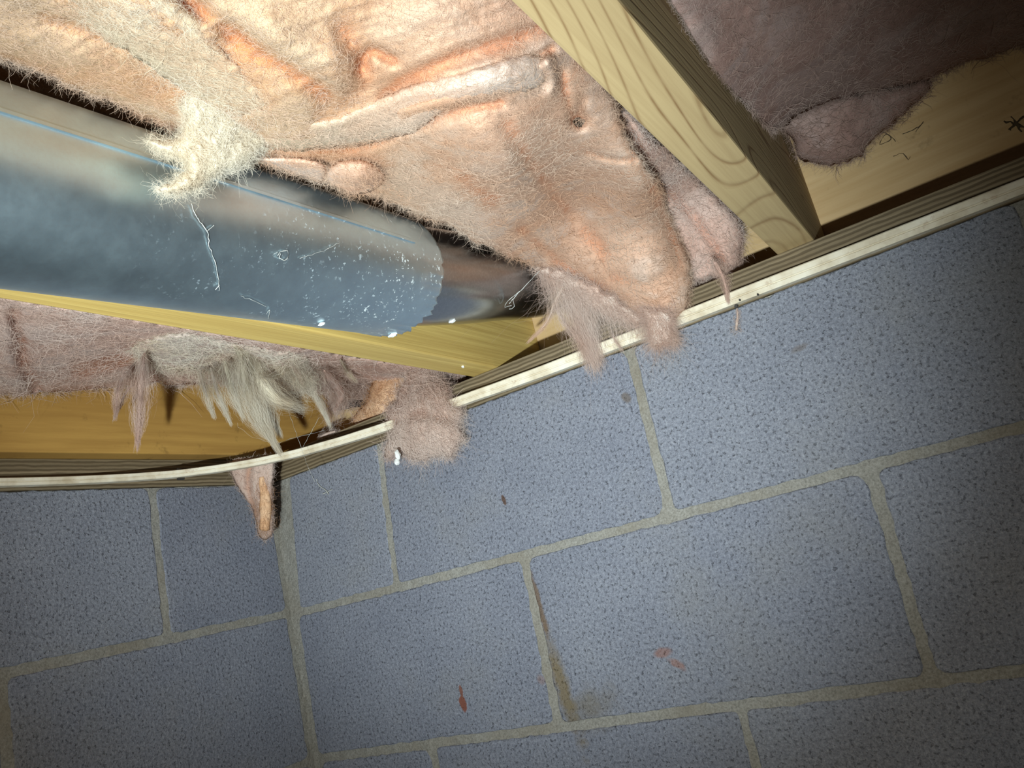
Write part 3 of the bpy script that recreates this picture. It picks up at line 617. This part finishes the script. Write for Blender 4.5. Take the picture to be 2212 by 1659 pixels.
def inner_batt(parent, lo, hi, mat):
    """the part of a batt still pressed up against the subfloor"""
    ny, nx = 40, 9; V = []; F = []; ys = np.linspace(lo[1], hi[1], ny); xs = np.linspace(lo[0], hi[0], nx)
    for top in (0, 1):
        for y in ys:
            for x in xs: V.append((x, y, hi[2] if top else lo[2] + .014 * mnoise.noise(Vector((x * 14, y * 9, 2))) + .006 * mnoise.noise(Vector((x * 40, y * 30, 5)))))
    n = nx * ny
    for t in (0, 1):
        for q in range(ny - 1):
            for p in range(nx - 1): a = t * n + q * nx + p; F.append((a, a + nx, a + nx + 1, a + 1) if not t else (a, a + 1, a + nx + 1, a + nx))
    for p in range(nx - 1): F += [(p, p + 1, n + p + 1, n + p), (n - nx + p, 2*n - nx + p, 2*n - nx + p + 1, n - nx + p + 1)]
    for q in range(ny - 1): F += [(q*nx, n + q*nx, n + (q+1)*nx, (q+1)*nx), (q*nx + nx - 1, (q+1)*nx + nx - 1, n + (q+1)*nx + nx - 1, n + q*nx + nx - 1)]
    o = mesh_obj('inner_batt', V, F, mat, parent, True, origin=np.array(parent.location)); ul = o.data.uv_layers.new(name='UVMap')
    li = np.zeros(len(o.data.loops), int); o.data.loops.foreach_get('vertex_index', li); ul.data.foreach_set('uv', (np.array(V)[:, [1, 0]])[li].ravel()); o.data.attributes.new('tear', 'FLOAT', 'POINT')
inner_batt(mid, (.4425, -1.5, .165), (.802, -.12, .262), M_WOOL)
# pale folded band across the batt
b = pillow('folded_layer', mid, [(588, 322), (570, 296), (640, 268), (730, 252), (820, 212), (905, 178), (1010, 150), (1120, 118), (1180, 128), (1188, 160), (1150, 196), (1060, 208), (965, 236), (890, 288), (780, 314), (670, 326)], CT, M_WOOLP, thick=.022, edge=34, step=6, rnd=.014, amp=(.004, .004, .0022), flow=-20, fray=5, seed=4.1, dD=-.012, yellow_left=True)
fibres(mid, b, 900, .012, F_PINK, .0001, .15, .4, .5); fuzz(mid, b, .07, .008, F_PINK, along=.9); edge_fuzz(mid, b, 4., .0075, F_PINK)
# pale ridge running down to the torn tuft
b = pillow('folded_layer', mid, [(140, -30), (330, -20), (420, 30), (470, 90), (545, 170), (592, 215), (585, 260), (520, 262), (450, 240), (380, 190), (300, 130), (200, 70)], CT, M_WOOLP, thick=.022, edge=50, step=7, rnd=.018, amp=(.006, .005, .0022), flow=35, fray=6, seed=6.2, dD=-.010, yellow_left=True)
fibres(mid, b, 900, .014, F_CREAM, .0001, .15, .45, .4); fuzz(mid, b, .07, .009, F_CREAM, along=.9); edge_fuzz(mid, b, 4., .0075, F_CREAM)
# bright torn tuft hanging in front of the duct
TT = [c_(540, 200, 'x', .640), c_(430, 190, 'x', .625), c_(570, 290, 'x', .612), c_(450, 300, 'x', .605), c_(400, 370, 'x', .592), c_(345, 410, 'x', .588), c_(330, 315, 'x', .590)]
b = pillow('torn_tuft', mid, [(390, 215), (440, 180), (520, 168), (572, 182), (594, 232), (588, 282), (566, 322), (535, 352), (490, 372), (452, 388), (418, 410), (372, 420), (338, 408), (372, 392), (398, 370), (405, 345), (372, 338), (340, 326), (318, 305), (358, 300), (388, 290), (398, 262)], TT, M_CREAM, thick=.016, edge=26, step=5, rnd=.012, amp=(.004, .006, .003), scales=(90, 28, 9), flow=55, fray=8, seed=8.8)
fibres(mid, b, 4200, .011, F_CREAM, .00009, .15, .6, .55, flow=60, down=.3, curl=.9); fuzz(mid, b, .16, .009, F_CREAM, height=.003); edge_fuzz(mid, b, 4., .0075, F_CREAM)
# lumps of wool squeezed between batt and duct
b = pillow('wool_lump', mid, [(705, 372), (730, 350), (770, 345), (805, 356), (830, 380), (818, 405), (792, 418), (760, 420), (725, 404), (706, 390)], [c_(700, 380, 'z', .088), c_(765, 350, 'z', .075), c_(770, 385, 'z', .072), c_(830, 390, 'z', .080), c_(765, 420, 'z', .088)], M_WOOL, thick=.03, edge=40, step=5, rnd=.018, amp=(.003, .003, .001), scales=(60, 22, 8), flow=20, fray=3, seed=9.9)
fibres(mid, b, 500, .010, F_PINK, .0001, .2, .7, .5); fuzz(mid, b, .08, .007, F_PINK); edge_fuzz(mid, b, 4., .0075, F_PINK)
b = pillow('wool_lump', mid, [(556, 338), (600, 342), (650, 344), (690, 352), (705, 374), (694, 396), (660, 384), (620, 372), (575, 356)], [c_(556, 340, 'z', .088), c_(650, 345, 'z', .082), c_(690, 390, 'z', .095), c_(620, 372, 'z', .096)], M_WOOL, thick=.03, edge=24, step=5, rnd=.012, amp=(.003, .003, .001), scales=(60, 22, 8), flow=20, fray=3, seed=10.9)
fuzz(mid, b, .08, .007, F_PINK); edge_fuzz(mid, b, 4., .0075, F_PINK)
# ragged end of the batt behind, next to the joist
RT = [c_(1330, 230, 'z', .105), c_(1400, 330, 'z', .100), c_(1480, 420, 'y', -.035), c_(1560, 470, 'y', .0), c_(1600, 540, 'y', .030), c_(1530, 600, 'y', .0), c_(1480, 560, 'y', .0)]
b = pillow('torn_end', mid, [(1318, 215), (1345, 240), (1420, 310), (1500, 385), (1570, 450), (1600, 495), (1603, 540), (1592, 580), (1568, 600), (1540, 596), (1515, 606), (1492, 600), (1470, 560), (1440, 480), (1410, 400), (1360, 310)], RT, M_WOOLL, thick=.05, edge=40, step=6, rnd=.02, amp=(.006, .007, .002), scales=(100, 34, 11), flow=52, fray=9, seed=12.2, clamp=clamp_mid,
           creases=[([(1340, 250), (1400, 350), (1440, 430)], 9, .02), ([(1430, 400), (1500, 470), (1560, 560)], 12, .008)])
fibres(mid, b, 2200, .014, F_GREY, .0001, .2, .6, .6, down=.4); fuzz(mid, b, .08, .009, F_GREY); edge_fuzz(mid, b, 4., .0075, F_GREY)
YT = lambda l: [c_(u, v, 'y', y) for u, v, y in l]
rope('hanging_wisp', mid, [(1540, 560), (1562, 600), (1572, 645)], YT([(1540, 560, -.02), (1572, 645, -.018)]), [16, 9, 1.5], M_WOOLL, .5, 3., 160, F_GREY)
# tail of the batt lying over the strip, and the combed strands beside it
b = pillow('hanging_tail', mid, [(1388, 668), (1440, 672), (1452, 690), (1450, 712), (1462, 738), (1436, 742), (1412, 748), (1402, 730), (1396, 700)], YT([(1390, 670, -.045), (1450, 680, -.045), (1455, 735, -.030), (1405, 740, -.028)]), M_WOOLP, thick=.010, edge=16, step=4.5, rnd=.006, amp=(.002, .003, .0015), scales=(50, 18, 6), flow=82, fray=5, seed=14.4)
fibres(mid, b, 1200, .018, F_GREY, .0001, .15, .4, .5, flow=82, down=.4); fuzz(mid, b, .14, .010, F_GREY, along=1.2); edge_fuzz(mid, b, 9., .013, F_GREY)
b = pillow('hanging_strands', mid, [(1160, 576), (1230, 592), (1300, 628), (1352, 662), (1392, 688), (1372, 700), (1330, 690), (1296, 678), (1275, 668), (1268, 690), (1246, 676), (1220, 650), (1192, 640), (1172, 610)], YT([(1165, 580, -.085), (1230, 600, -.060), (1390, 690, -.030), (1270, 670, -.035), (1185, 640, -.045)]), M_WOOLP, thick=.014, edge=22, step=5, rnd=.010, amp=(.003, .005, .003), scales=(60, 20, 7), flow=62, fray=10, seed=15.5)
fibres(mid, b, 3600, .026, F_GREY, .0001, .2, .4, .5, flow=66, down=.6, curl=.35); fuzz(mid, b, .1, .012, F_GREY, along=1.2); edge_fuzz(mid, b, 4., .0075, F_GREY)
rope('hanging_wisp', mid, [(1215, 620), (1198, 655), (1184, 690), (1168, 712), (1150, 730)], YT([(1215, 620, -.055), (1190, 660, -.045), (1180, 690, -.040), (1150, 730, -.040)]), [16, 14, 7, 4, 1.5], M_WOOLP, .6, 5., 160, F_PINK)
rope('hanging_wisp', mid, [(1225, 625), (1250, 680), (1266, 720), (1278, 765)], YT([(1225, 625, -.050), (1250, 680, -.035), (1266, 720, -.026), (1280, 768, -.020)]), [16, 20, 13, 10], M_WOOLP, .5, 6., 700, F_GREY, .04, spread=1.6)
rope('hanging_wisp', mid, [(1200, 650), (1215, 690), (1240, 720), (1262, 745)], YT([(1200, 650, -.045), (1215, 690, -.036), (1240, 720, -.030), (1262, 745, -.026)]), [3, 5, 5, 3], M_WOOLP, .7, 7., 200, F_GREY)

# ---- batt in the left bay
def clamp_left(P):
    P = P.copy(); P[:, 0] = np.maximum(P[:, 0], .028); k = P[:, 2] > .034; P[k, 0] = np.minimum(P[k, 0], .398); P[:, 2] = np.minimum(P[:, 2], .27); P[:, 1] = np.minimum(P[:, 1], .130); return P
lef = empty('insulation_batt', (.2, -.3, .11), 'dusty pink glass wool batt with hanging wisps above the orange-brown end joist', 'insulation')
XT = lambda l: [c_(u, v, 'x', x) for u, v, x in l]
inner_batt(lef, (.028, -1.5, .150), (.398, .0, .262), M_WOOLL)
LT = XT([(-700, 886, .034), (-200, 866, .034), (0, 856, .034), (130, 850, .034), (330, 832, .034), (520, 826, .040), (680, 850, .04), (770, 880, .045)]) + [c_(-700, 470, 'z', .085), c_(0, 660, 'z', .085), c_(400, 735, 'z', .085), c_(-200, 600, 'z', .085), c_(800, 800, 'z', .09), c_(200, 770, 'z', .098), c_(600, 790, 'z', .09), c_(1000, 815, 'y', .05), c_(400, 790, 'z', .098)]
b = pillow('batt_body', lef, [(-450, 876), (-740, 884), (-740, 430), (-450, 520), (-220, 578), (0, 632), (200, 668), (400, 704), (600, 738), (800, 776), (1000, 800), (985, 842), (930, 850), (880, 870), (800, 894), (740, 880), (690, 862), (640, 850), (560, 846), (470, 834), (400, 832), (330, 834), (250, 848), (180, 852), (110, 852), (50, 860), (0, 858), (-100, 862)], LT, M_WOOLL, thick=.06, edge=36, step=7, rnd=.022, amp=(.012, .010, .003), scales=(150, 45, 10), flow=8, fray=7, seed=21.1, clamp=clamp_left,
           creases=[([(28, 680), (42, 730), (52, 790), (78, 840)], 13, .030), ([(15, 700), (22, 780), (40, 850)], 26, -.016), ([(170, 800), (260, 780), (300, 760)], 18, .012), ([(330, 790), (335, 840)], 10, .02), ([(450, 790), (430, 830)], 10, .014), ([(650, 790), (660, 850)], 14, .014)])
fibres(lef, b, 2600, .016, F_GREY, .0001, .2, .5, .5, down=.3); fuzz(lef, b, .06, .013, F_GREY, .000042, .003, along=1.); edge_fuzz(lef, b, 4., .0075, F_GREY)
b = pillow('folded_layer', lef, [(300, 742), (380, 722), (470, 736), (560, 752), (640, 768), (650, 792), (600, 806), (540, 800), (470, 806), (400, 800), (330, 792), (296, 768)], LT, M_WOOLP, thick=.02, edge=26, step=6, rnd=.012, amp=(.004, .006, .003), scales=(90, 30, 9), flow=12, fray=7, seed=23., dD=-.012)
fuzz(lef, b, .09, .013, F_CREAM, .00004, .003, along=1.); edge_fuzz(lef, b, 5., .012, F_CREAM)
def wisp(px, xs, rpx, mat=M_WOOLP, fmat=F_CREAM, fib=260, flat=.4, seed=0., flen=.03, spread=1., core=.3):
    x0 = on(px[0][0], px[0][1], 2, .080)[0]; ct = XT([(u, v, .40 * x + .60 * x0) for (u, v), x in zip(px, xs)]); ct[0] = c_(px[0][0], px[0][1], 'z', .080)
    return rope('hanging_wisp', lef, px, ct, rpx, mat, flat, seed, fib, fmat, flen, spread=spread, core=core)
wisp([(312, 762), (305, 820), (302, 880), (298, 945)], (.09, .08, .075, .072), [10, 17, 13, 2], M_WOOLL, F_GREY, 300, .35, 1.)
wisp([(268, 800), (255, 845), (250, 892)], (.06, .05, .05), [14, 9, 1.5], M_WOOLL, F_GREY, 140, .4, 2.)
wisp([(285, 830), (265, 862), (251, 894)], (.06, .055, .052), [8, 5, 1.2], M_WOOLL, F_GREY, 90, .4, 2.5)
wisp([(432, 800), (445, 850), (458, 890)], (.09, .085, .08), [10, 9, 1.5], fib=160, seed=3.)
wisp([(455, 795), (470, 850), (493, 902)], (.10, .09, .085), [12, 9, 1.5], fib=160, seed=4.)
wisp([(485, 780), (500, 840), (520, 890)], (.11, .10, .095), [16, 13, 2], M_CREAM, fib=200, seed=5.)
wisp([(520, 765), (535, 840), (560, 900), (588, 950)], (.14, .12, .105, .095), [26, 26, 19, 2], M_CREAM, fib=520, seed=6., flen=.04)
wisp([(560, 800), (575, 870), (598, 925)], (.13, .115, .105), [20, 17, 2], M_CREAM, fib=320, seed=7.)
wisp([(505, 745), (545, 785), (568, 830), (598, 862), (634, 876)], (.16, .15, .135, .13, .128), [22, 20, 18, 17, 8], M_CREAM, F_CREAM, 380, .8, 8., .03, 1., .7)
wisp([(560, 745), (600, 775), (606, 808), (592, 812)], (.16, .15, .145, .14), [14, 8, 4, 2], M_CREAM, F_CREAM, 300, .6, 9., .03, 1.6)
wisp([(625, 812), (665, 845), (695, 868), (706, 902)], (.13, .115, .10, .10), [3, 4, 4, 2], M_WOOLP, F_CREAM, 120, .7, 10.)
wisp([(660, 770), (668, 815), (680, 855), (706, 905)], (.15, .13, .115, .10), [6, 5, 4, 2], M_WOOLP, F_CREAM, 120, .7, 11.)
wisp([(620, 770), (640, 800), (655, 830)], (.15, .14, .13), [22, 24, 10], M_WOOLL, F_CREAM, 420, .5, 12., .04, 1.8)
wisp([(735, 775), (748, 800), (760, 815)], (.17, .16, .155), [5, 7, 3], M_CREAM, F_CREAM, 80, .7, 13.)
wisp([(700, 800), (735, 850), (720, 890)], (.10, .08, .07), [26, 30, 8], M_WOOLL, F_GREY, 420, .6, 14., .03, 1.3)
# browned clump and the wad hanging over the strip: loose pieces
oc = empty('insulation_clump', tuple(on(815, 860, 1, .02)), 'orange-brown dirty insulation clump beside the hanging grey-pink wad', 'insulation', 'loose insulation scraps along the sill')
b = pillow('clump', oc, [(868, 786), (888, 812), (872, 850), (850, 880), (838, 908), (800, 914), (768, 920), (764, 898), (785, 872), (800, 845), (812, 812), (835, 790)], YT([(868, 786, .03), (880, 830, .02), (765, 920, .03), (810, 840, .02), (820, 880, .004), (840, 905, .02)]), M_ORANGE, thick=.03, edge=26, step=5, rnd=.016, amp=(.004, .006, .0025), scales=(60, 20, 8), flow=-55, fray=4, seed=31.)
fibres(oc, b, 300, .007, F_GREY, .0001, .2, .7, .5); fuzz(oc, b, .16, .005, F_RUST, .00005, .003); edge_fuzz(oc, b, 5., .005, F_RUST)
wad = empty('insulation_wad', tuple(on(920, 900, 1, -.05)), 'grey-pink insulation wad hanging over the pale strip below the yellow joist', 'insulation', 'loose insulation scraps along the sill')
WT = YT([(900, 800, -.012), (950, 805, -.012), (920, 860, -.045), (980, 890, -.040), (850, 920, -.045), (930, 940, -.058), (850, 985, -.040), (980, 980, -.040), (1000, 930, -.035)])
b = pillow('wad', wad, [(885, 796), (915, 786), (950, 800), (966, 830), (972, 866), (1000, 892), (992, 922), (1003, 948), (984, 966), (972, 988), (944, 986), (916, 996), (884, 988), (858, 984), (832, 990), (834, 962), (846, 930), (836, 900), (852, 868), (868, 836)], WT, M_WOOLG, thick=.022, edge=36, step=5, rnd=.018, amp=(.006, .006, .0025), scales=(70, 26, 9), flow=68, fray=6, seed=33., creases=[([(845, 915), (900, 895), (965, 905)], 10, .007), ([(890, 810), (900, 870)], 14, -.006)])
fibres(wad, b, 3200, .013, F_GREY, .0001, .22, .6, .6, flow=75, down=.3); fuzz(wad, b, .14, .012, F_GREY, .00005, .004); edge_fuzz(wad, b, 4., .0075, F_GREY)
rag = empty('insulation_rag', tuple(on(545, 1040, 2, .0)), 'limp pink-brown insulation rag draped over the strip at the wall corner', 'insulation', 'loose insulation scraps along the sill')
sp = lambda u, v, z, f=.97: (u, v, CAM + (on(u, v, 2, z) - CAM) * f)
base_r = depth(on(540, 1003, 2, .012)) - .012
RG = lambda l: [(u, v, CAM + ray(u, v) * (base_r + k)) for u, v, k in l]
b = pillow('rag', rag, [(492, 1003), (515, 992), (550, 990), (584, 986), (591, 1008), (588, 1060), (590, 1110), (588, 1150), (574, 1166), (556, 1152), (552, 1120), (540, 1090), (522, 1066), (504, 1034)], RG([(492, 1003, .0), (584, 988, .002), (585, 1060, .0), (540, 1040, .002), (575, 1160, .012), (520, 1060, .006)]), M_WOOLG, thick=.009, edge=16, step=4.5, rnd=.006, amp=(.002, .004, .0015), scales=(60, 20, 7), flow=78, fray=3, seed=35., creases=[([(540, 1005), (536, 1050), (552, 1110)], 7, .008)])
fibres(rag, b, 300, .006, F_GREY, .0001, .15, .4, .6, flow=80); fuzz(rag, b, .10, .0035, F_GREY, .00004); edge_fuzz(rag, b, 4., .004, F_GREY)
rope('rolled_edge', rag, [(566, 1030), (572, 1075), (574, 1110), (572, 1145)], RG([(566, 1030, .002), (572, 1080, .001), (572, 1145, .006)]), [9, 14, 17, 13], M_ORANGE, .6, 37., 160, F_RUST, .012, core=.75, soft=False)
st = empty('insulation_scrap', tuple(on(1592, 690, 1, -.012)), 'tiny grey-pink insulation scrap stuck below the strip on the right wall', 'insulation', 'loose insulation scraps along the sill')
rope('scrap', st, [(1592, 664), (1593, 680), (1592, 696), (1590, 714)], YT([(1592, 664, -.012), (1593, 680, -.010), (1592, 700, -.008), (1590, 714, -.006)]), [4, 5, 9, 6], M_WOOLG, .5, 41., 60, F_GREY, .008)
sc2 = empty('insulation_scrap', tuple(on(1330, 745, 1, -.018)), 'thin wool thread lying over the strip between the two hanging tails', 'insulation', 'loose insulation scraps along the sill')
rope('scrap', sc2, [(1318, 705), (1326, 730), (1342, 754)], YT([(1318, 705, -.006), (1326, 730, -.016), (1342, 754, -.018)]), [2, 5, 2], M_WOOLG, .5, 43., 60, F_GREY, .01)
tb = empty('insulation_scrap', tuple(on(705, 935, 1, .0)), 'small pink wool shred lying on the sill beside the orange-brown clump', 'insulation', 'loose insulation scraps along the sill')
rope('scrap', tb, [(686, 948), (704, 938), (724, 932)], YT([(686, 948, -.004), (704, 938, -.004), (724, 932, -.004)]), [4, 9, 5], M_WOOLP, .7, 45., 60, F_GREY, .01)

# ---- batt in the right bay
def clamp_right(P):
    P = P.copy(); k = P[:, 2] > .034; P[k, 0] = np.maximum(P[k, 0], .8485); P[:, 2] = np.minimum(P[:, 2], .27); P[:, 1] = np.minimum(P[:, 1], .131); return P
rig = empty('insulation_batt', (1.0, -.2, .14), 'insulation batt right of the grained joist, its colour darkened for the shade of the bay', 'insulation')
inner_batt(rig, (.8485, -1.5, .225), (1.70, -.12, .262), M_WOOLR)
GT = [c_(1440, -20, 'z', .105), c_(1560, 190, 'z', .098), c_(1640, 285, 'y', -.09), c_(1560, 60, 'z', .115), c_(1750, 130, 'z', .150), c_(1900, 60, 'z', .175), c_(2212, 0, 'z', .185), c_(2300, -200, 'z', .19), c_(1500, -250, 'z', .12), c_(1900, -200, 'z', .19), c_(1720, 240, 'y', -.03), c_(1850, 200, 'y', .03), c_(2000, 172, 'y', .09), c_(2212, 104, 'y', .115), c_(2400, 60, 'y', .115)]
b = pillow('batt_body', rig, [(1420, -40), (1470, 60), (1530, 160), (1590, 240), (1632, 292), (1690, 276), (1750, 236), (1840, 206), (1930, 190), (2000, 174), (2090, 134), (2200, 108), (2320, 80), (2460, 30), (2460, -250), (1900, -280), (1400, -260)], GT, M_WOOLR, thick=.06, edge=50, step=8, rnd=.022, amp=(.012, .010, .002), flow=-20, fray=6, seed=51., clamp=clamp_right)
fibres(rig, b, 1500, .014, F_SHADE, .0001, .2, .6, .4); fuzz(rig, b, .04, .010, F_SHADE); edge_fuzz(rig, b, 4., .0075, F_SHADE)
HT = [c_(1690, 270, 'y', .02), c_(1720, 345, 'y', .06), c_(1850, 345, 'y', .085), c_(1800, 290, 'y', .045), c_(1900, 240, 'y', .08), c_(2008, 185, 'y', .108), c_(1780, 230, 'y', .02)]
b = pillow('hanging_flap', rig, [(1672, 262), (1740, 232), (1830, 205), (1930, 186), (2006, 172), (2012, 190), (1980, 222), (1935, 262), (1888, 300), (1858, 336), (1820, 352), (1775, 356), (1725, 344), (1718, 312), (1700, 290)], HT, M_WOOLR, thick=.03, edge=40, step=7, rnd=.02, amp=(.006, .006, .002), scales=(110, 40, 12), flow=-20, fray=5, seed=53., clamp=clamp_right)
fibres(rig, b, 700, .012, F_SHADE, .0001, .2, .6, .6); fuzz(rig, b, .05, .010, F_SHADE); edge_fuzz(rig, b, 4., .0075, F_SHADE)

# ------------------------------------------------------------------ cobwebs, flakes and dust
def thread(name, label, pixel_paths, surf, rad, mat=M_WEB, group='cobwebs'):
    P0 = surf(*pixel_paths[0][0]); root = empty(name, tuple(P0), label, 'cobweb', group)
    for path in pixel_paths:
        C = catmull(path, False, 6.); pt = np.array([surf(*q) for q in C]); pt += rng.normal(0, .0003, pt.shape)
        r = np.full((1, len(pt)), rad) * rng.uniform(.5, 1.6, (1, len(pt))); tubes('strand', root, pt[None], r, mat, 4)
    return root
dl = lambda u, v: on_duct(u, v, .0016)
thread('cobweb', 'forked white cobweb strand running down the blue duct face', [[(414, 440), (425, 468), (447, 500), (455, 540), (468, 580), (473, 628)], [(447, 500), (462, 488)], [(473, 615), (466, 624)]], dl, .00020)
thread('cobweb', 'small looped white thread near the middle of the duct face', [[(600, 552), (606, 545), (622, 541), (624, 552), (612, 562), (602, 556), (606, 547)], [(590, 548), (600, 544)]], dl, .00028)
thread('cobweb', 'fine diagonal cobweb threads near the ragged duct end', [[(650, 558), (700, 540), (735, 524)], [(575, 680), (583, 668), (580, 690)], [(520, 640), (545, 648), (575, 662)]], dl, .00014)
el = lambda u, v: on(u, v, 1, -.12)
thread('cobweb', 'dusty tangled cobweb hanging across the dark duct stub', [[(1165, 585), (1125, 628), (1100, 655)], [(1125, 628), (1110, 640), (1098, 650), (1090, 664), (1104, 660)], [(1118, 634), (1108, 648), (1112, 662), (1100, 668)]], el, .00038)
cw = lambda u, v: on(u, v, 1, -.11)
thread('cobweb', 'thin cobweb threads stretched below the left wisps to the strip', [[(620, 880), (650, 965), (662, 1000), (680, 1040)], [(690, 900), (655, 965)], [(600, 958), (640, 945), (700, 930)]], cw, .00016)
ww = lambda u, v: on(u, v, 1, -.003)
thread('cobweb', 'small white web tuft stuck on the block right of the corner', [[(684, 1036), (690, 1050), (705, 1060), (710, 1068)], [(698, 1068), (708, 1062), (716, 1058)]], ww, .0006)
rw = lambda u, v: on(u, v, 1, .1325)
thread('cobweb', 'dark dusty cobweb tangle on the tan rim board below the shade-darkened batt', [[(1880, 300), (1905, 285), (1925, 300), (1900, 312), (1915, 290), (1935, 305)], [(1950, 290), (1985, 275), (1995, 262), (1978, 285)], [(1930, 338), (1950, 332), (1962, 345), (1966, 340)]], rw, .0004, M_TANGLE)
thread('cobweb', 'black fuzzy cobweb knot at the far right of the rim board', [[(2170, 262), (2195, 268), (2215, 275)], [(2180, 280), (2200, 262), (2214, 250)], [(2185, 252), (2198, 270), (2206, 285)]], rw, .0012, M_TANGLE)
def flake(label, u, v, surf, r, sx=1., group='white flakes'):
    P = surf(u, v); bm = bmesh.new(); bmesh.ops.create_icosphere(bm, subdivisions=2, radius=r)
    for q in bm.verts: q.co = Vector((q.co.x * sx, q.co.y, q.co.z * (1 / sx))) * (1 + .45 * mnoise.noise(q.co * (1.5 / r) + Vector((u, v, 0))))
    me = bpy.data.meshes.new('flake'); bm.to_mesh(me); bm.free(); me.materials.append(M_FLAKE)
    o = bpy.data.objects.new('flake', me); COL.objects.link(o); o.location = P; tag(o, label, 'flake', group)
fw = lambda u, v: on(u, v, 1, -.066)
flake('white fluff flake on the lower edge of the grey-pink wad, the upper one', 859, 982, fw, .0042, .7)
flake('white fluff flake on the lower edge of the grey-pink wad, the lower one', 858, 998, fw, .0038, .9)
flake('white oval flake on the lower edge of the dark duct stub', 976, 693, lambda u, v: on(u, v, 0, .512), .0030, 1.4)
flake('white flake on the bottom of the ragged duct end', 848, 724, dl, .0028, 1.8)
flake('tiny white flake on the yellow joist underside', 1000, 792, lambda u, v: on(u, v, 2, .037), .0018)
flake('whitish smear flake low on the duct face', 695, 700, dl, .0020, 1.6)
